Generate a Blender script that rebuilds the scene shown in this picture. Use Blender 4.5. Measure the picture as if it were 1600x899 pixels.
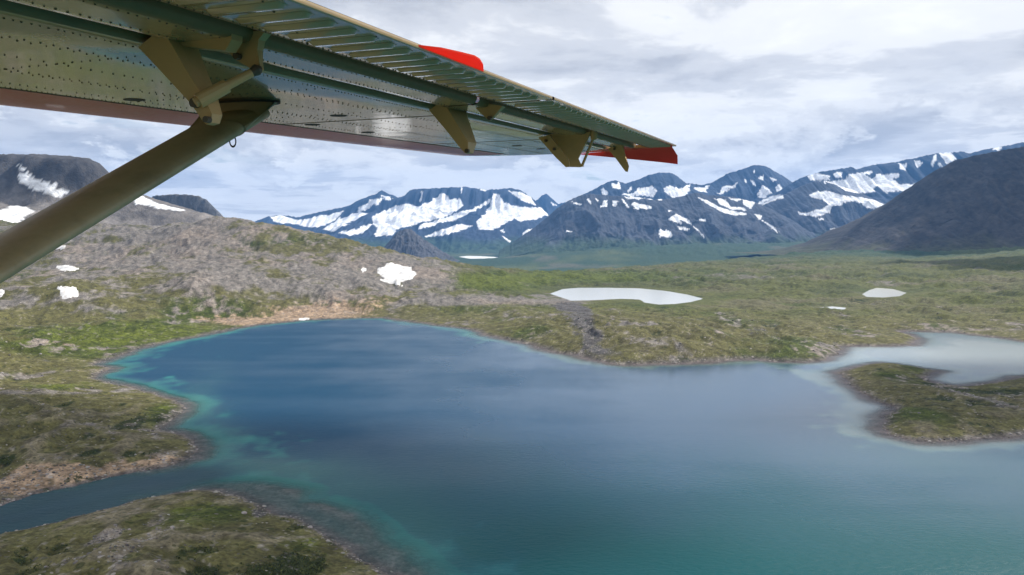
import bpy, bmesh, math, random
import numpy as np
from mathutils import Vector

# ------------------------------------------------------------------ camera, sky, sun
for o in list(bpy.data.objects): bpy.data.objects.remove(o)
SC = bpy.context.scene
COL = SC.collection
F, CX, CY, HOR, CAMZ = 1256.0, 800.0, 449.5, 375.0, 120.0
PITCH = math.atan((CY-HOR)/F)
cam = bpy.data.cameras.new('camera'); camo = bpy.data.objects.new('camera', cam); COL.objects.link(camo)
cam.sensor_width = 36; cam.lens = 36*F/1600; cam.clip_start = .05; cam.clip_end = 120000
camo.location = (0, 0, CAMZ); camo.rotation_euler = (math.pi/2-PITCH, 0, 0)
SC.camera = camo
SUN_AZ, SUN_EL = 54.0, 42.0          # azimuth clockwise from the view direction (+Y)
SC.view_settings.view_transform = 'Standard'; SC.view_settings.look = 'None'
SC.view_settings.exposure = 0.18; SC.view_settings.gamma = 1
SC.cycles.use_denoising = True
SC.cycles.max_bounces = 6; SC.cycles.volume_bounces = 0; SC.cycles.transparent_max_bounces = 8

W = bpy.data.worlds.new('World'); SC.world = W; W.use_nodes = True
nt = W.node_tree; nt.nodes.clear()
def N(tree, typ, **kw):
    n = tree.nodes.new(typ)
    for k, v in kw.items():
        if k.startswith('_'): setattr(n, k[1:], v)
        else: n.inputs[k.replace('__', ' ')].default_value = v
    return n
def M(tree, op, a, b=None, c=None, clamp=False):
    n = tree.nodes.new('ShaderNodeMath'); n.operation = op; n.use_clamp = clamp
    for i, v in enumerate((a, b, c)):
        if v is None: continue
        if isinstance(v, (int, float)): n.inputs[i].default_value = v
        else: tree.links.new(v, n.inputs[i])
    return n.outputs[0]
def ramp(tree, fac, stops, interp='EASE'):
    n = tree.nodes.new('ShaderNodeValToRGB'); cr = n.color_ramp; cr.interpolation = interp
    while len(cr.elements) < len(stops): cr.elements.new(.5)
    for e, (p, c) in zip(cr.elements, stops):
        e.position = p; e.color = (*c, 1) if len(c) == 3 else c
    tree.links.new(fac, n.inputs[0]); return n.outputs[0]
def mixc(tree, fac, a, b, mode='MIX'):
    n = tree.nodes.new('ShaderNodeMix'); n.data_type = 'RGBA'; n.blend_type = mode
    for i, v in ((0, fac), (6, a), (7, b)):
        if isinstance(v, (int, float)): n.inputs[i].default_value = v
        elif isinstance(v, tuple): n.inputs[i].default_value = (*v, 1)
        else: tree.links.new(v, n.inputs[i])
    return n.outputs[2]
def make_sky():
    L = nt.links.new
    tc = N(nt, 'ShaderNodeTexCoord'); sep = N(nt, 'ShaderNodeSeparateXYZ'); L(tc.outputs['Generated'], sep.inputs[0])
    x, y, z = sep.outputs
    zc = M(nt, 'MAXIMUM', z, 0.0)
    den = M(nt, 'ADD', zc, .10)
    comb = N(nt, 'ShaderNodeCombineXYZ'); L(M(nt, 'DIVIDE', x, den), comb.inputs[0]); L(M(nt, 'DIVIDE', y, den), comb.inputs[1])
    def noise(vec, scale, detail, rough, dist=0, off=(0, 0, 0)):
        mp = N(nt, 'ShaderNodeMapping'); mp.inputs['Location'].default_value = off; L(vec, mp.inputs[0])
        n = N(nt, 'ShaderNodeTexNoise', Scale=scale, Detail=detail, Roughness=rough, Distortion=dist); L(mp.outputs[0], n.inputs['Vector'])
        return n.outputs[0]
    n1 = noise(comb.outputs[0], 1.15, 10, .60, .25, (3.1, 1.7, 0))      # layered stratus
    n2 = noise(comb.outputs[0], .42, 6, .52, .3, (9.4, 4.2, 2))
    st = N(nt, 'ShaderNodeCombineXYZ'); L(x, st.inputs[0]); L(y, st.inputs[1]); L(M(nt, 'MULTIPLY', z, 2.3), st.inputs[2])
    n3 = noise(st.outputs[0], 7.5, 11, .60, .15, (.6, .2, .35))           # heaped cumulus
    n3b = noise(st.outputs[0], 7.5, 11, .60, .15, (.6, .2, .40))
    cover = ramp(nt, n1, [(.27, (0, 0, 0)), (.38, (1, 1, 1))])
    tone = ramp(nt, M(nt, 'ADD', M(nt, 'MULTIPLY', n1, .55), M(nt, 'MULTIPLY', n2, .45)),
                [(.38, (1.05, 1.045, 1.02)), (.47, (.95, .948, .94)), (.52, (.72, .73, .755)), (.60, (.52, .535, .575))])
    cum = ramp(nt, n3, [(.46, (0, 0, 0)), (.51, (1, 1, 1))])
    low = ramp(nt, z, [(.0, (1, 1, 1)), (.10, (.8, .8, .8)), (.22, (0, 0, 0))])
    lit = M(nt, 'MULTIPLY_ADD', M(nt, 'SUBTRACT', n3, n3b), 3.2, .52, clamp=True)
    cumtone = ramp(nt, lit, [(.15, (.60, .61, .64)), (.45, (.84, .845, .855)), (.7, (1.02, 1.02, 1.0))])
    cumf = M(nt, 'MULTIPLY', cum, low)
    col = mixc(nt, cumf, tone, cumtone)
    fac = M(nt, 'MAXIMUM', cover, cumf)
    sky = N(nt, 'ShaderNodeTexSky', _sky_type='NISHITA', _sun_disc=False)
    sky.sun_elevation = math.radians(SUN_EL); sky.sun_rotation = math.radians(SUN_AZ)
    b1 = N(nt, 'ShaderNodeBackground', Strength=.1); L(sky.outputs[0], b1.inputs[0])
    b2 = N(nt, 'ShaderNodeBackground', Strength=1.0); L(col, b2.inputs[0])
    mx = N(nt, 'ShaderNodeMixShader'); L(fac, mx.inputs[0]); L(b1.outputs[0], mx.inputs[1]); L(b2.outputs[0], mx.inputs[2])
    out = N(nt, 'ShaderNodeOutputWorld'); L(mx.outputs[0], out.inputs[0])
make_sky()
sun = bpy.data.lights.new('sun', 'SUN'); sun.energy = 5.0; sun.angle = math.radians(1.5); sun.color = (1, .95, .87)
suno = bpy.data.objects.new('sun', sun); COL.objects.link(suno)
_sd = Vector((math.sin(math.radians(SUN_AZ))*math.cos(math.radians(SUN_EL)), math.cos(math.radians(SUN_AZ))*math.cos(math.radians(SUN_EL)), math.sin(math.radians(SUN_EL))))
suno.rotation_euler = _sd.to_track_quat('Z', 'Y').to_euler()

# ------------------------------------------------------------------ helpers
rng = np.random.default_rng(7); random.seed(7)
def ray(px, py):
    px = np.asarray(px, float); py = np.asarray(py, float)
    a, b = (px-CX)/F, -(py-CY)/F
    c, s = math.cos(PITCH), math.sin(PITCH)
    return np.stack([a, c+b*s, -s+b*c], -1)
def at_z(px, py, z=0.):
    d = ray(px, py); t = (z-CAMZ)/d[..., 2]
    return np.stack([d[..., 0]*t, d[..., 1]*t, np.full(np.shape(t), z)], -1)
def at_y(px, py, Y):
    d = ray(px, py); t = np.asarray(Y, float)/d[..., 1]
    return np.stack([d[..., 0]*t, d[..., 1]*t, CAMZ+d[..., 2]*t], -1)
def to_px(x, y, z):
    c, s = math.cos(PITCH), math.sin(PITCH); zz = z-CAMZ
    dep = np.maximum(y*c-zz*s, 1e-3); upv = y*s+zz*c
    return CX+F*x/dep, CY-F*upv/dep
def _h(ix, iy, seed):
    v = (ix.astype(np.int64)*374761393+iy.astype(np.int64)*668265263+seed*1442695041) & 0x7fffffff
    v = ((v ^ (v >> 13))*1274126177) & 0x7fffffff
    return ((v ^ (v >> 16)) & 0xffff)/65535.0
def vn(x, y, seed=0):
    x = np.asarray(x, float); y = np.asarray(y, float)
    ix = np.floor(x); iy = np.floor(y); fx = x-ix; fy = y-iy
    u = fx*fx*fx*(fx*(fx*6-15)+10); v = fy*fy*fy*(fy*(fy*6-15)+10)
    a, b = _h(ix, iy, seed), _h(ix+1, iy, seed); c, d = _h(ix, iy+1, seed), _h(ix+1, iy+1, seed)
    return (a+(b-a)*u+(c-a)*v+(a-b-c+d)*u*v)*2-1
def fbm(x, y, seed=0, oct=5, gain=.5, ridged=False):
    s = 0; a = 1; t = 0
    for k in range(oct):
        ca, sa = math.cos(k*.9), math.sin(k*.9)
        n = vn(x*ca-y*sa+k*17.3, x*sa+y*ca-k*9.1, seed+k)
        s = s+a*((1-2*np.abs(n)) if ridged else n); t += a; a *= gain; x = x*2.03; y = y*2.03
    return s/t
def sstep(a, b, x):
    t = np.clip((x-a)/(b-a), 0, 1); return t*t*(3-2*t)
def inside(px, py, poly):
    c = np.zeros(px.shape, bool); n = len(poly)
    for i in range(n):
        x0, y0 = poly[i]; x1, y1 = poly[(i+1) % n]
        if y0 == y1: continue
        c ^= ((y0 > py) != (y1 > py)) & (px < (x1-x0)*(py-y0)/(y1-y0)+x0)
    return c
def sdf(x, y, poly):
    """distance to a closed polygon, positive inside"""
    d2 = np.full(x.shape, 1e18); n = len(poly)
    for i in range(n):
        x0, y0 = poly[i]; x1, y1 = poly[(i+1) % n]
        ex, ey = x1-x0, y1-y0; L2 = ex*ex+ey*ey+1e-9
        t = np.clip(((x-x0)*ex+(y-y0)*ey)/L2, 0, 1)
        d2 = np.minimum(d2, (x-x0-t*ex)**2+(y-y0-t*ey)**2)
    return np.sqrt(d2)*np.where(inside(x, y, poly), 1, -1)
def grid_mesh(name, P, mask=None, wrap=False, cols=None, extra=None):
    """P: (rows, cols, 3) -> one smooth mesh; mask: keep quads"""
    R, C = P.shape[:2]
    idx = np.arange(R*C).reshape(R, C)
    q = np.stack([idx[:-1, :-1], idx[:-1, 1:], idx[1:, 1:], idx[1:, :-1]], -1).reshape(-1, 4)
    if mask is not None: q = q[mask.reshape(-1)]
    used = np.unique(q); rem = np.zeros(R*C, np.int64); rem[used] = np.arange(len(used)); q = rem[q]
    V = P.reshape(-1, 3)[used]
    me = bpy.data.meshes.new(name)
    me.vertices.add(len(V)); me.vertices.foreach_set('co', V.astype(np.float32).ravel())
    me.loops.add(q.size); me.loops.foreach_set('vertex_index', q.ravel().astype(np.int32))
    me.polygons.add(len(q)); me.polygons.foreach_set('loop_start', np.arange(0, q.size, 4, dtype=np.int32))
    me.polygons.foreach_set('use_smooth', np.ones(len(q), bool))
    me.update(calc_edges=True)
    for nm, arr in (('col', cols), ('extra', extra)):
        if arr is None: continue
        a = me.attributes.new(nm, 'FLOAT_COLOR', 'POINT')
        c = np.ones((len(V), 4), np.float32); A = arr.reshape(R*C, -1)[used]; c[:, :A.shape[1]] = A
        a.data.foreach_set('color', c.ravel())
    return me
def link(name, me, mat=None, parent=None, kind=None, label=None, cat=None, group=None):
    o = bpy.data.objects.new(name, me); COL.objects.link(o)
    if mat is not None and me is not None and not me.materials: me.materials.append(mat)
    if parent is not None: o.parent = parent
    for k, v in (('kind', kind), ('label', label), ('category', cat), ('group', group)):
        if v: o[k] = v
    return o

# ------------------------------------------------------------------ materials
def new_mat(name):
    m = bpy.data.materials.new(name); m.use_nodes = True
    t = m.node_tree; return m, t, t.nodes['Principled BSDF']
def ground_mat(name, scales, bump, rough=.95, amp=.55, stones=0):
    m, t, b = new_mat(name); L = t.links.new
    at = N(t, 'ShaderNodeAttribute', _attribute_name='col'); tc = N(t, 'ShaderNodeTexCoord')
    c = at.outputs[0]; hs = []
    for s in scales:
        n = N(t, 'ShaderNodeTexNoise', Scale=s, Detail=5, Roughness=.65); L(tc.outputs['Object'], n.inputs['Vector'])
        f = ramp(t, n.outputs[0], [(.25, (1-amp,)*3), (.5, (1, 1, 1)), (.75, (1+amp,)*3)], 'LINEAR')
        c = mixc(t, 1.0, c, f, 'MULTIPLY'); hs.append(n.outputs[0])
    if stones:
        ex = N(t, 'ShaderNodeAttribute', _attribute_name='extra'); sp = N(t, 'ShaderNodeSeparateColor'); L(ex.outputs[0], sp.inputs[0])
        for sc_, thr in ((stones, .30), (stones*.42, .26)):
            vo = N(t, 'ShaderNodeTexVoronoi', Scale=sc_); L(tc.outputs['Object'], vo.inputs['Vector'])
            vs = N(t, 'ShaderNodeSeparateColor'); L(vo.outputs['Color'], vs.inputs[0])
            on = M(t, 'MULTIPLY', M(t, 'LESS_THAN', vo.outputs['Distance'], thr), M(t, 'LESS_THAN', vs.outputs[0], sp.outputs[0]))
            c = mixc(t, M(t, 'MULTIPLY', on, .8), c, ramp(t, vs.outputs[1], [(0, (.05, .048, .047)), (.5, (.15, .14, .13)), (1, (.36, .33, .30))], 'LINEAR'))
            hs.append(M(t, 'MULTIPLY', on, .5))
            tuft = M(t, 'MULTIPLY', M(t, 'LESS_THAN', vo.outputs['Distance'], .42), M(t, 'GREATER_THAN', vs.outputs[2], M(t, 'SUBTRACT', 1.0, sp.outputs[1])))
            c = mixc(t, M(t, 'MULTIPLY', tuft, .6), c, (.022, .034, .008))
            hs.append(M(t, 'MULTIPLY', tuft, .4))
    L(c, b.inputs['Base Color']); b.inputs['Roughness'].default_value = rough
    b.inputs['Specular IOR Level'].default_value = .15
    h = hs[0]
    for k in hs[1:]: h = M(t, 'ADD', h, k)
    bp = N(t, 'ShaderNodeBump', Strength=bump, Distance=.09/scales[0]); L(h, bp.inputs['Height']); L(bp.outputs[0], b.inputs['Normal'])
    return m
MAT_GROUND = ground_mat('tundra', [.12, .6], 1.0, amp=.6, stones=.55)
MAT_MOUNT = ground_mat('mountain_rock', [.012, .05], .8, amp=.35)
def water_mat():
    m, t, b = new_mat('lake_water'); L = t.links.new
    at = N(t, 'ShaderNodeAttribute', _attribute_name='col'); ex = N(t, 'ShaderNodeAttribute', _attribute_name='extra')
    sp = N(t, 'ShaderNodeSeparateColor'); L(ex.outputs[0], sp.inputs[0])
    L(at.outputs[0], b.inputs['Base Color']); L(sp.outputs[0], b.inputs['Alpha']); L(sp.outputs[1], b.inputs['Roughness'])
    b.inputs['IOR'].default_value = 1.333; L(ex.outputs['Alpha'], b.inputs['Specular IOR Level'])
    tc = N(t, 'ShaderNodeTexCoord'); mp = N(t, 'ShaderNodeMapping'); mp.inputs['Scale'].default_value = (.7, 1.5, 1); mp.inputs['Rotation'].default_value = (0, 0, .25)
    L(tc.outputs['Object'], mp.inputs[0])
    n = N(t, 'ShaderNodeTexNoise', Scale=.34, Detail=5, Roughness=.68, Distortion=.6); L(mp.outputs[0], n.inputs['Vector'])
    bp = N(t, 'ShaderNodeBump', Distance=1.2); L(n.outputs[0], bp.inputs['Height']); L(sp.outputs[2], bp.inputs['Strength']); L(bp.outputs[0], b.inputs['Normal'])
    return m
MAT_WATER = water_mat()
def snow_mat():
    m, t, b = new_mat('old_snow'); L = t.links.new
    tc = N(t, 'ShaderNodeTexCoord'); n = N(t, 'ShaderNodeTexNoise', Scale=.15, Detail=6, Roughness=.6); L(tc.outputs['Object'], n.inputs['Vector'])
    L(ramp(t, n.outputs[0], [(.3, (.40, .37, .34)), (.48, (.60, .59, .58)), (.6, (.74, .74, .75))]), b.inputs['Base Color']); b.inputs['Roughness'].default_value = .7
    return m
MAT_SNOW = snow_mat()

# ------------------------------------------------------------------ the lay of the land
near_bank = [(700, 990), (640, 930), (610, 899), (590, 885), (560, 868), (520, 843), (495, 828), (470, 812), (440, 806), (418, 801), (402, 786), (370, 775), (330, 767), (300, 767), (255, 775), (215, 782), (180, 793), (140, 803), (90, 815), (45, 826), (0, 835), (-150, 868), (-420, 930)]
north_bank = [(-420, 890), (-150, 832), (0, 790), (50, 773), (110, 760), (160, 750), (210, 737), (260, 728), (300, 715), (308, 702), (300, 688), (285, 679), (258, 675), (250, 672), (265, 660), (285, 646), (287, 634), (275, 626), (240, 616), (200, 604), (170, 599), (150, 592), (145, 586), (168, 579), (181, 575), (160, 573), (147, 570), (160, 565), (190, 555), (220, 545), (260, 535), (300, 527), (350, 517), (400, 508), (450, 503), (500, 499), (560, 497), (600, 497), (640, 502), (680, 508), (720, 512), (745, 517), (760, 525), (790, 530), (830, 538), (850, 547), (870, 552), (900, 555), (930, 563), (960, 569), (1000, 570), (1050, 568), (1100, 566), (1150, 562), (1180, 561), (1220, 565), (1260, 566), (1290, 562), (1310, 551), (1320, 545), (1305, 542), (1340, 541), (1400, 541), (1425, 539), (1433, 530), (1420, 522), (1405, 518), (1440, 518), (1480, 519), (1520, 523), (1560, 528), (1600, 534), (1750, 548), (1950, 562), (2300, 585)]
island_px = [(2050, 560), (1750, 576), (1600, 590), (1550, 600), (1500, 604), (1460, 599), (1440, 592), (1455, 582), (1470, 580), (1440, 577), (1400, 570), (1375, 568), (1345, 572), (1315, 583), (1325, 600), (1345, 612), (1370, 628), (1395, 635), (1400, 640), (1380, 650), (1378, 670), (1395, 680), (1430, 689), (1470, 690), (1500, 687), (1550, 685), (1590, 681), (1600, 678), (1750, 664), (1950, 650), (2250, 640)]
def wpoly(pts): 
    p = np.array(pts, float); return [tuple(v[:2]) for v in at_z(p[:, 0], p[:, 1])]
LAKE = [(-60., -700.), (-50., 100.)] + wpoly(near_bank) + wpoly(north_bank) + [(1500., 500.), (1300., -700.)]
ISLAND = wpoly(island_px)
shelf_px = [(300, 770), (330, 758), (400, 757), (435, 762), (470, 768), (466, 788), (500, 788), (540, 800), (575, 825), (592, 850), (625, 866), (655, 899), (690, 930), (600, 960), (500, 850), (400, 800)]
SHELF = wpoly(shelf_px)
ponds = {  # name: (outline in photo pixels, height of its water)
 'tarn': ([(860, 459), (880, 452), (905, 450), (950, 450), (1000, 451), (1040, 455), (1075, 461), (1098, 467), (1080, 472), (1055, 475), (1030, 476), (1008, 473), (1000, 468), (970, 467), (930, 469), (893, 470), (875, 464)], 8.),
 'pond': ([(1348, 460), (1358, 454), (1370, 450), (1395, 452), (1416, 458), (1405, 463), (1380, 465), (1355, 464)], 14.),
 'puddle': ([(1285, 481), (1300, 479), (1322, 481), (1318, 484), (1300, 485), (1287, 484)], 9.),
 'valley_lake': ([(717, 401.5), (730, 400), (750, 400.5), (785, 402.5), (780, 404.5), (755, 404.5), (735, 404.5)], -50.)}
POND = {k: ([tuple(v[:2]) for v in at_z(np.array([q[0] for q in p]), np.array([q[1] for q in p]), z)], z) for k, (p, z) in ponds.items()}
A = [(0, 870, 10), (150, 850, 9), (300, 820, 7), (400, 850, 8), (520, 880, 5), (200, 899, 13), (0, 960, 15), (-300, 990, 15), (-100, 1200, 20), (300, 1200, 18),
     (0, 740, 6), (100, 700, 10), (200, 680, 8), (0, 660, 12), (150, 640, 8), (-200, 680, 15), (0, 610, 8), (100, 590, 5), (260, 700, 6), (250, 640, 5),
     (50, 560, 8), (0, 520, 14), (150, 530, 8), (250, 510, 10), (100, 490, 22), (300, 480, 20), (0, 470, 35), (-250, 540, 20), (-250, 480, 45), (-700, 560, 40),
     (450, 480, 12), (550, 480, 10), (400, 440, 50), (300, 440, 55), (200, 450, 45), (100, 440, 60), (500, 430, 55), (600, 440, 40), (650, 460, 22),
     (700, 480, 10), (800, 500, 7), (900, 520, 12), (1000, 540, 14), (850, 475, 9), (960, 460, 7), (960, 485, 8), (1100, 530, 15), (1200, 540, 12), (1000, 500, 9), (1200, 500, 8), (1120, 480, 9),
     (800, 440, 16), (900, 437, 13), (1000, 437, 14), (1150, 440, 18), (1300, 480, 9), (1280, 440, 22), (1450, 485, 10), (1450, 435, 30), (1380, 457, 14), (1550, 500, 7), (1600, 460, 22), (1800, 500, 12), (1800, 450, 40), (2200, 540, 10),
     (1360, 600, 5), (1450, 620, 8), (1550, 640, 7), (1420, 655, 6), (1700, 620, 9), (1520, 612, 4)]
B = [(0, 405, 1750), (150, 395, 1800), (300, 385, 1750), (450, 392, 1700), (250, 352, 2150), (150, 345, 2350), (0, 345, 2400), (-300, 345, 2400), (-800, 340, 2400), (340, 336, 2150), (420, 348, 2100), (480, 358, 2050), (540, 372, 2000), (600, 386, 1950), (660, 401, 1950), (720, 413, 1950), (790, 421, 2200),
     (900, 424, 3000), (1000, 418, 3100), (1100, 411, 3300), (1200, 402, 3500), (1300, 392, 3700), (1450, 402, 3300), (1600, 390, 3200), (1900, 370, 3200),
     (1000, 402, 6000), (1000, 388, 6800), (1100, 384, 6800), (1200, 380, 7200), (880, 390, 7600), (840, 398, 8600), (700, 395, 10000), (1300, 380, 7200)]
Cc = [(340, 2700, 110), (480, 2600, 70), (600, 2500, 40), (720, 2500, 15), (-300, 3500, 250), (0, 3500, 250), (200, 3500, 120), (400, 4500, 0), (600, 4000, -50), (790, 3200, -30), (900, 4200, -55), (1100, 4600, -45), (1250, 5200, -15), (750, 6000, -72), (900, 5500, -62), (500, 8000, -75), (750, 7900, -52), (200, 9000, -60), (1600, 6000, 60), (1500, 9000, 60), (1000, 12000, 40), (500, 16000, -40), (1100, 16000, 0), (0, 16000, -40), (1600, 16000, 40), (-1500, 3000, 150), (-1500, 800, 40), (2600, 3000, 60), (2600, 900, 8), (-3000, 8000, 0), (3600, 8000, 60)]
pts = [tuple(at_z(a, b, c)) for a, b, c in A]+[tuple(at_y(a, b, c)) for a, b, c in B]+[((a-CX)/F*Y, Y, z) for a, Y, z in Cc]
pts += [(-300, 0, 20), (-300, -400, 25), (-1500, -800, 60), (1500, -800, 20), (400, -800, 0), (300, 150, 0), (0, 60, 0), (9000, 0, 100), (-9000, 0, 100), (0, -9000, 100)]
pts = np.array(pts, float)
def warp(x, y):
    r = np.hypot(x, y)+60; return np.arctan2(x, np.maximum(y, -1e9))*2.2, np.log(r)*1.6
def _tps(d2): return np.where(d2 > 0, .5*d2*np.log(np.maximum(d2, 1e-12)), 0)
_u, _v = warp(pts[:, 0], pts[:, 1]); n_ = len(pts)
Kt = _tps((_u[:, None]-_u)**2+(_v[:, None]-_v)**2)+np.eye(n_)*.002
Pm = np.stack([np.ones(n_), _u, _v], 1)
AA = np.block([[Kt, Pm], [Pm.T, np.zeros((3, 3))]]); sol = np.linalg.solve(AA, np.concatenate([pts[:, 2], np.zeros(3)]))
def base_height(x, y):
    u, v = warp(x, y); z = sol[n_]+sol[n_+1]*u+sol[n_+2]*v
    for i in range(n_): z = z+sol[i]*_tps((u-_u[i])**2+(v-_v[i])**2)
    return z
def height(x, y):
    """height, signed distance to the lake (positive on land), shelf distance, hollow field"""
    r = np.hypot(x, y)
    k = np.clip(r/600, .5, 2.5)
    wx = x+fbm(x/22, y/22, 11, 4)*4*k+fbm(x/5, y/5, 15, 2)*.9; wy = y+fbm(x/22, y/22, 12, 4)*4*k+fbm(x/5, y/5, 16, 2)*.9
    sd = np.full(x.shape, 1e4); shelf = np.full(x.shape, -1e3)
    m = (r < 5000)
    sl = -sdf(wx[m], wy[m], LAKE); si = sdf(wx[m], wy[m], ISLAND)
    sd[m] = np.maximum(sl, si)
    shelf[m] = sdf(wx[m], wy[m], SHELF)
    H = np.maximum(base_height(x, y), np.where(r < 1500, 3.0, -90))
    rough = sstep(0, 60, sd)
    big = fbm(x/70, y/90, 21, 4); rid = fbm(x/34+big*.4, y/55, 31, 4, ridged=True)
    hum = (rid-.1)*4.2+fbm(x/14, y/14, 41, 3)*1.0+(fbm(x/19+big, y/26, 45, 3, ridged=True)-.2)*2.2*(r < 1100)
    far = sstep(900, 2200, r)
    hill = sstep(25, 90, H)*(r < 4000)
    hum = hum*(1+.6*far)*(1-.6*hill)+hill*((fbm(x/120, y/160, 51, 5, ridged=True)-.3)*11+(fbm(x/30, y/40, 55, 4, ridged=True)-.25)*4)+big*(3.0+3.5*sstep(700, 1000, r))*(1+.6*far)*(1-.75*hill)
    H = H-hill*9
    zl = H*(1-np.exp(-np.maximum(sd, 0)/(28+20*far)))+hum*rough*np.clip(H/9, .35, 1.2)+np.minimum(sd, 6)*.10
    fine = fbm(x/3.2, y/3.2, 61, 3)*.35*sstep(0, 6, sd)*(r < 2500)
    zl = np.where(sd > 0, np.maximum(zl+fine, .02+.02*np.minimum(sd, 30)-200*sstep(2300, 3000, r)), 0)
    dep = np.maximum(-sd, 0)
    zb = -(.05*dep+.20*np.maximum(dep-9, 0)); zb = np.maximum(zb, -22)
    zb = np.where(shelf > -14, np.maximum(zb, -.35-.12*np.maximum(-shelf, 0)), zb)
    z = np.where(sd > 0, zl, zb+fbm(x/9, y/9, 71, 3)*.12)
    for p, zp in POND.values():
        P = np.array(p); c = P.mean(0); R = np.abs(P-c).max()*1.7+60
        m = (np.abs(x-c[0]) < R) & (np.abs(y-c[1]) < R)
        if m.any():
            s = sdf(x[m], y[m], p); ss = R*.25
            w = 1-sstep(0, ss, -s)
            tgt = zp+np.where(s > 0, -np.minimum(.1*s, 2)-.1, np.minimum(-s*.05, 4)*(.6+.4*vn(x[m]/20, y[m]/20, 5)))
            z[m] = z[m]*(1-w)+tgt*w
    return z, sd, shelf, rid

# ---- colour of the ground (albedo), from the kind of cover
C_ = lambda *a: np.array(a, float)
PLAIN = C_(.080, .090, .024)
TUNDRA, GREEN, LIME, SHRUB, SCREE, DROCK, TAN, FOREST = C_(.098, .092, .036), C_(.052, .070, .012), C_(.092, .110, .016), C_(.018, .027, .006), C_(.165, .150, .140), C_(.085, .080, .080), C_(.30, .215, .145), C_(.030, .058, .026)
def lerp(c, k, w): return c+(k-c)*w[..., None]
def blob(px, py, items):
    s = 0
    for x, y, rx, ry, a in items: s = s+a*np.exp(-((px-x)/rx)**2-((py-y)/ry)**2)
    return s
GREENS = [(220, 520, 170, 32, .75), (60, 545, 120, 25, .45), (330, 470, 90, 16, .35), (760, 440, 130, 14, .75), (700, 485, 60, 14, .5), (950, 432, 220, 9, .7), (90, 603, 70, 7, .9), (1075, 490, 70, 14, .5), (830, 515, 90, 20, .4), (250, 640, 40, 18, .5), (330, 800, 90, 22, .55), (470, 850, 60, 20, .5), (560, 885, 50, 18, .7), (1220, 500, 90, 10, .35), (580, 375, 120, 8, .2), (400, 378, 110, 8, .35), (1400, 580, 50, 12, .4), (1250, 530, 60, 12, .3)]
SCREES = [(290, 352, 170, 26, .55), (200, 395, 260, 48, .72), (480, 445, 160, 30, .6), (60, 470, 120, 14, .5), (660, 430, 70, 26, .8), (720, 470, 130, 9, .8), (60, 612, 200, 5, .8), (560, 410, 90, 25, .5), (330, 430, 60, 40, .5), (880, 470, 60, 7, .6), (1160, 432, 110, 5, .4), (1380, 445, 60, 8, .5), (60, 590, 50, 8, .4), (40, 545, 50, 12, .5), (1540, 515, 120, 6, .5)]
DARKS = [(885, 478, 32, 9, 1.), (910, 500, 26, 14, 1.), (928, 528, 26, 14, .9), (940, 550, 30, 10, .7), (1180, 520, 40, 6, .5), (400, 800, 18, 10, .8)]
TANS = [(400, 502, 80, 7, 1.1), (500, 488, 90, 12, .9), (150, 738, 130, 13, 1.5), (60, 765, 70, 12, 1.2), (260, 722, 50, 7, 1.0), (570, 470, 60, 12, .4), (110, 540, 40, 4, .5)]
HOLLOWS = [(180, 712, 140, 8, .9), (30, 728, 60, 14, .9), (470, 890, 90, 14, .9), (280, 860, 40, 10, .5), (1580, 625, 60, 30, .5), (1500, 610, 60, 8, .4), (250, 655, 40, 10, .5)]
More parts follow.
